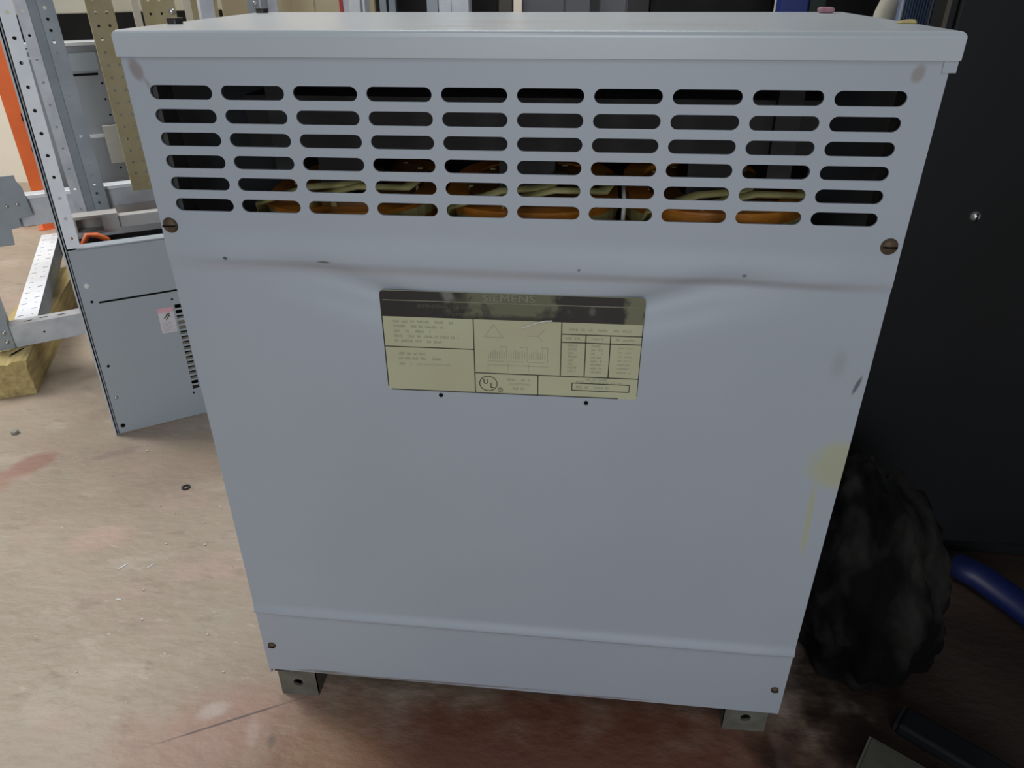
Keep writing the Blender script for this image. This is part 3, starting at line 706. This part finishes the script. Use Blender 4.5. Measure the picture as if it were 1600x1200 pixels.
# ------------------------------------------------------------------ dark right side
t = thing('black_enclosure', 'tall black steel enclosure with a bright bolt to the right of the transformer', 'enclosure', (.503, .40, 0))
box('body', 'black', t, .0, .9, .006, .045, .0, 1.5, bevel=.002)
box('door', 'black', t, .012, .88, -.004, .006, .03, 1.47, bevel=.003)
box('edge_trim', 'brown', t, .0, .003, .002, .008, .0, 1.5)
bo = MB().dome(.1045, .612, .0072, -.004, .007, 14, 4).build('bolt', 'steel', t, smooth=True)
MB().box(.1035, .1055, -.0116, -.0104, .606, .618).build('bolt_slot', 'hole', bo)
# slumped dusty bundle
bm = bmesh.new(); bmesh.ops.create_icosphere(bm, subdivisions=5, radius=1)
from mathutils import noise
for v in bm.verts:
    p = v.co.copy()
    taper = 1-.38*max(0, p.z)**1.3
    x = p.x*.095*taper; y = p.y*.13*taper; z = p.z*.185
    q = noise.fractal(p*1.6+Vector((3, 1, 2)), .7, 2, 5)*.022+abs(noise.noise(p*2.2))*.012
    v.co = Vector((x, y, z))+p.normalized()*q
    v.co.x += .02*(-p.z)
    v.co.z = max(v.co.z, -.17)
me = bpy.data.meshes.new('dusty_bundle'); bm.to_mesh(me); bm.free(); me.materials.append(M['dust'])
me.polygons.foreach_set('use_smooth', [True]*len(me.polygons))
o = bpy.data.objects.new('dusty_bundle', me); COL.objects.link(o); o.location = (.478, .155, .17)
tag(o, 'dusty black wrapped bundle slumped on the floor against the transformer', 'bundle')
# blue strap curling over the floor in front of the black enclosure
bs = MB().tube([(.725, .345, .022), (.75, .305, .03), (.775, .26, .03), (.80, .22, .026), (.85, .17, .022), (.92, .13, .022)], .028, 14, .7)
tag(bs.build('blue_hose', 'blue', smooth=True), 'blue flattened hose lying on the dark floor before the black enclosure', 'hose')
# steel plate corner in front right
def pl(): 
    t = thing('steel_plate', 'olive grey steel plate with a bright rim, its corner at the bottom right', 'plate', (.474, .0, 0))
    b = MB(); pts = [(0, 0), (.085, -.06), (.02, -.155), (-.06, -.09)]
    def pr(sc, z0, z1, mt, nm):
        cx = sum(p[0] for p in pts)/4; cy = sum(p[1] for p in pts)/4
        q = [(cx+(p[0]-cx)*sc, cy+(p[1]-cy)*sc) for p in pts]
        MB().add([(x, y, z) for z in (z0, z1) for x, y in q], [(3, 2, 1, 0), (4, 5, 6, 7), (0, 1, 5, 4), (1, 2, 6, 5), (2, 3, 7, 6), (3, 0, 4, 7)]).build(nm, mt, t, bevel=.001)
    pr(1, 0, .018, 'olive_edge', 'rim'); pr(.93, .018, .0195, 'olive', 'face')
pl()
t = thing('black_rail', 'black steel rail lying beside the plate at the bottom right', 'rail', (.60, -.02, 0), math.radians(-38))
box('bar', 'black', t, -.09, .16, -.02, .02, 0, .02, bevel=.004); box('end_cap', 'void', t, -.094, -.09, -.018, .018, .002, .018)

# ------------------------------------------------------------------ small bits on the floor
hx = MB().prism([(.009*math.cos(math.pi/3*k), .009*math.sin(math.pi/3*k)) for k in range(6)], 0, .008)
nut = hx.build('hex_nut', 'pebble', bevel=.001, loc=(-1.204, .621, 0)); nut.rotation_euler = (math.pi/2, 0, .3)
tag(nut, 'grey hex nut lying on the floor left of the switchboard section', 'nut')
ws = MB()
N = 24
ws.add([(r*math.cos(2*math.pi*k/N), r*math.sin(2*math.pi*k/N), z) for r, z in ((.0085, 0), (.0085, .0025), (.0048, .0025), (.0048, 0)) for k in range(N)],
       [(a*N+k, a*N+(k+1) % N, ((a+1) % 4)*N+(k+1) % N, ((a+1) % 4)*N+k) for a in range(4) for k in range(N)])
tag(ws.build('washer', 'darkring', loc=(-.717, .461, .0002)), 'dark steel washer lying flat on the floor left of the transformer', 'washer')
def chip(x, y, r, lab, m='chip', long=1, rz=0, g=None):
    b = bmesh.new(); bmesh.ops.create_icosphere(b, subdivisions=1, radius=1)
    for v in b.verts: v.co = Vector((v.co.x*r*long*random.uniform(.7, 1.2), v.co.y*r*random.uniform(.7, 1.2), v.co.z*r*.45))
    mz = min(v.co.z for v in b.verts)
    for v in b.verts: v.co.z -= mz
    me = bpy.data.meshes.new('chip'); b.to_mesh(me); b.free(); me.materials.append(M[m])
    o = bpy.data.objects.new('floor_chip' if m == 'chip' else 'metal_shaving', me); COL.objects.link(o); o.location = (x, y, 0); o.rotation_euler = (0, 0, rz)
    tag(o, lab, 'chip' if m == 'chip' else 'shaving', g)
G1 = 'pale chips scattered on the floor'
for x, y, r in [(a, b, c*.75) for a, b, c in ((-.865, .579, .0045), (-.88, .60, .003), (-.66, .40, .003), (-.63, .36, .003), (-.672, .296, .0028), (-.60, .30, .004), (-.652, .182, .003), (-.62, .12, .0035), (-.664, .013, .0026), (-.444, .034, .003), (-.56, -.03, .0022), (-.50, .10, .0028), (-.74, .40, .003), (-.70, .38, .0025))]:
    chip(x, y, r, 'tiny pale chip on the floor left of the transformer', g=G1)
chip(-.719, .233, .0016, 'left of two bright metal slivers on the open floor', 'white', 8, 1.0)
chip(-.671, .238, .0016, 'right of two bright metal slivers on the open floor', 'white', 7, 1.1)
chip(-.683, .158, .0016, 'bright metal sliver nearest the camera on the floor', 'white', 4, .1)
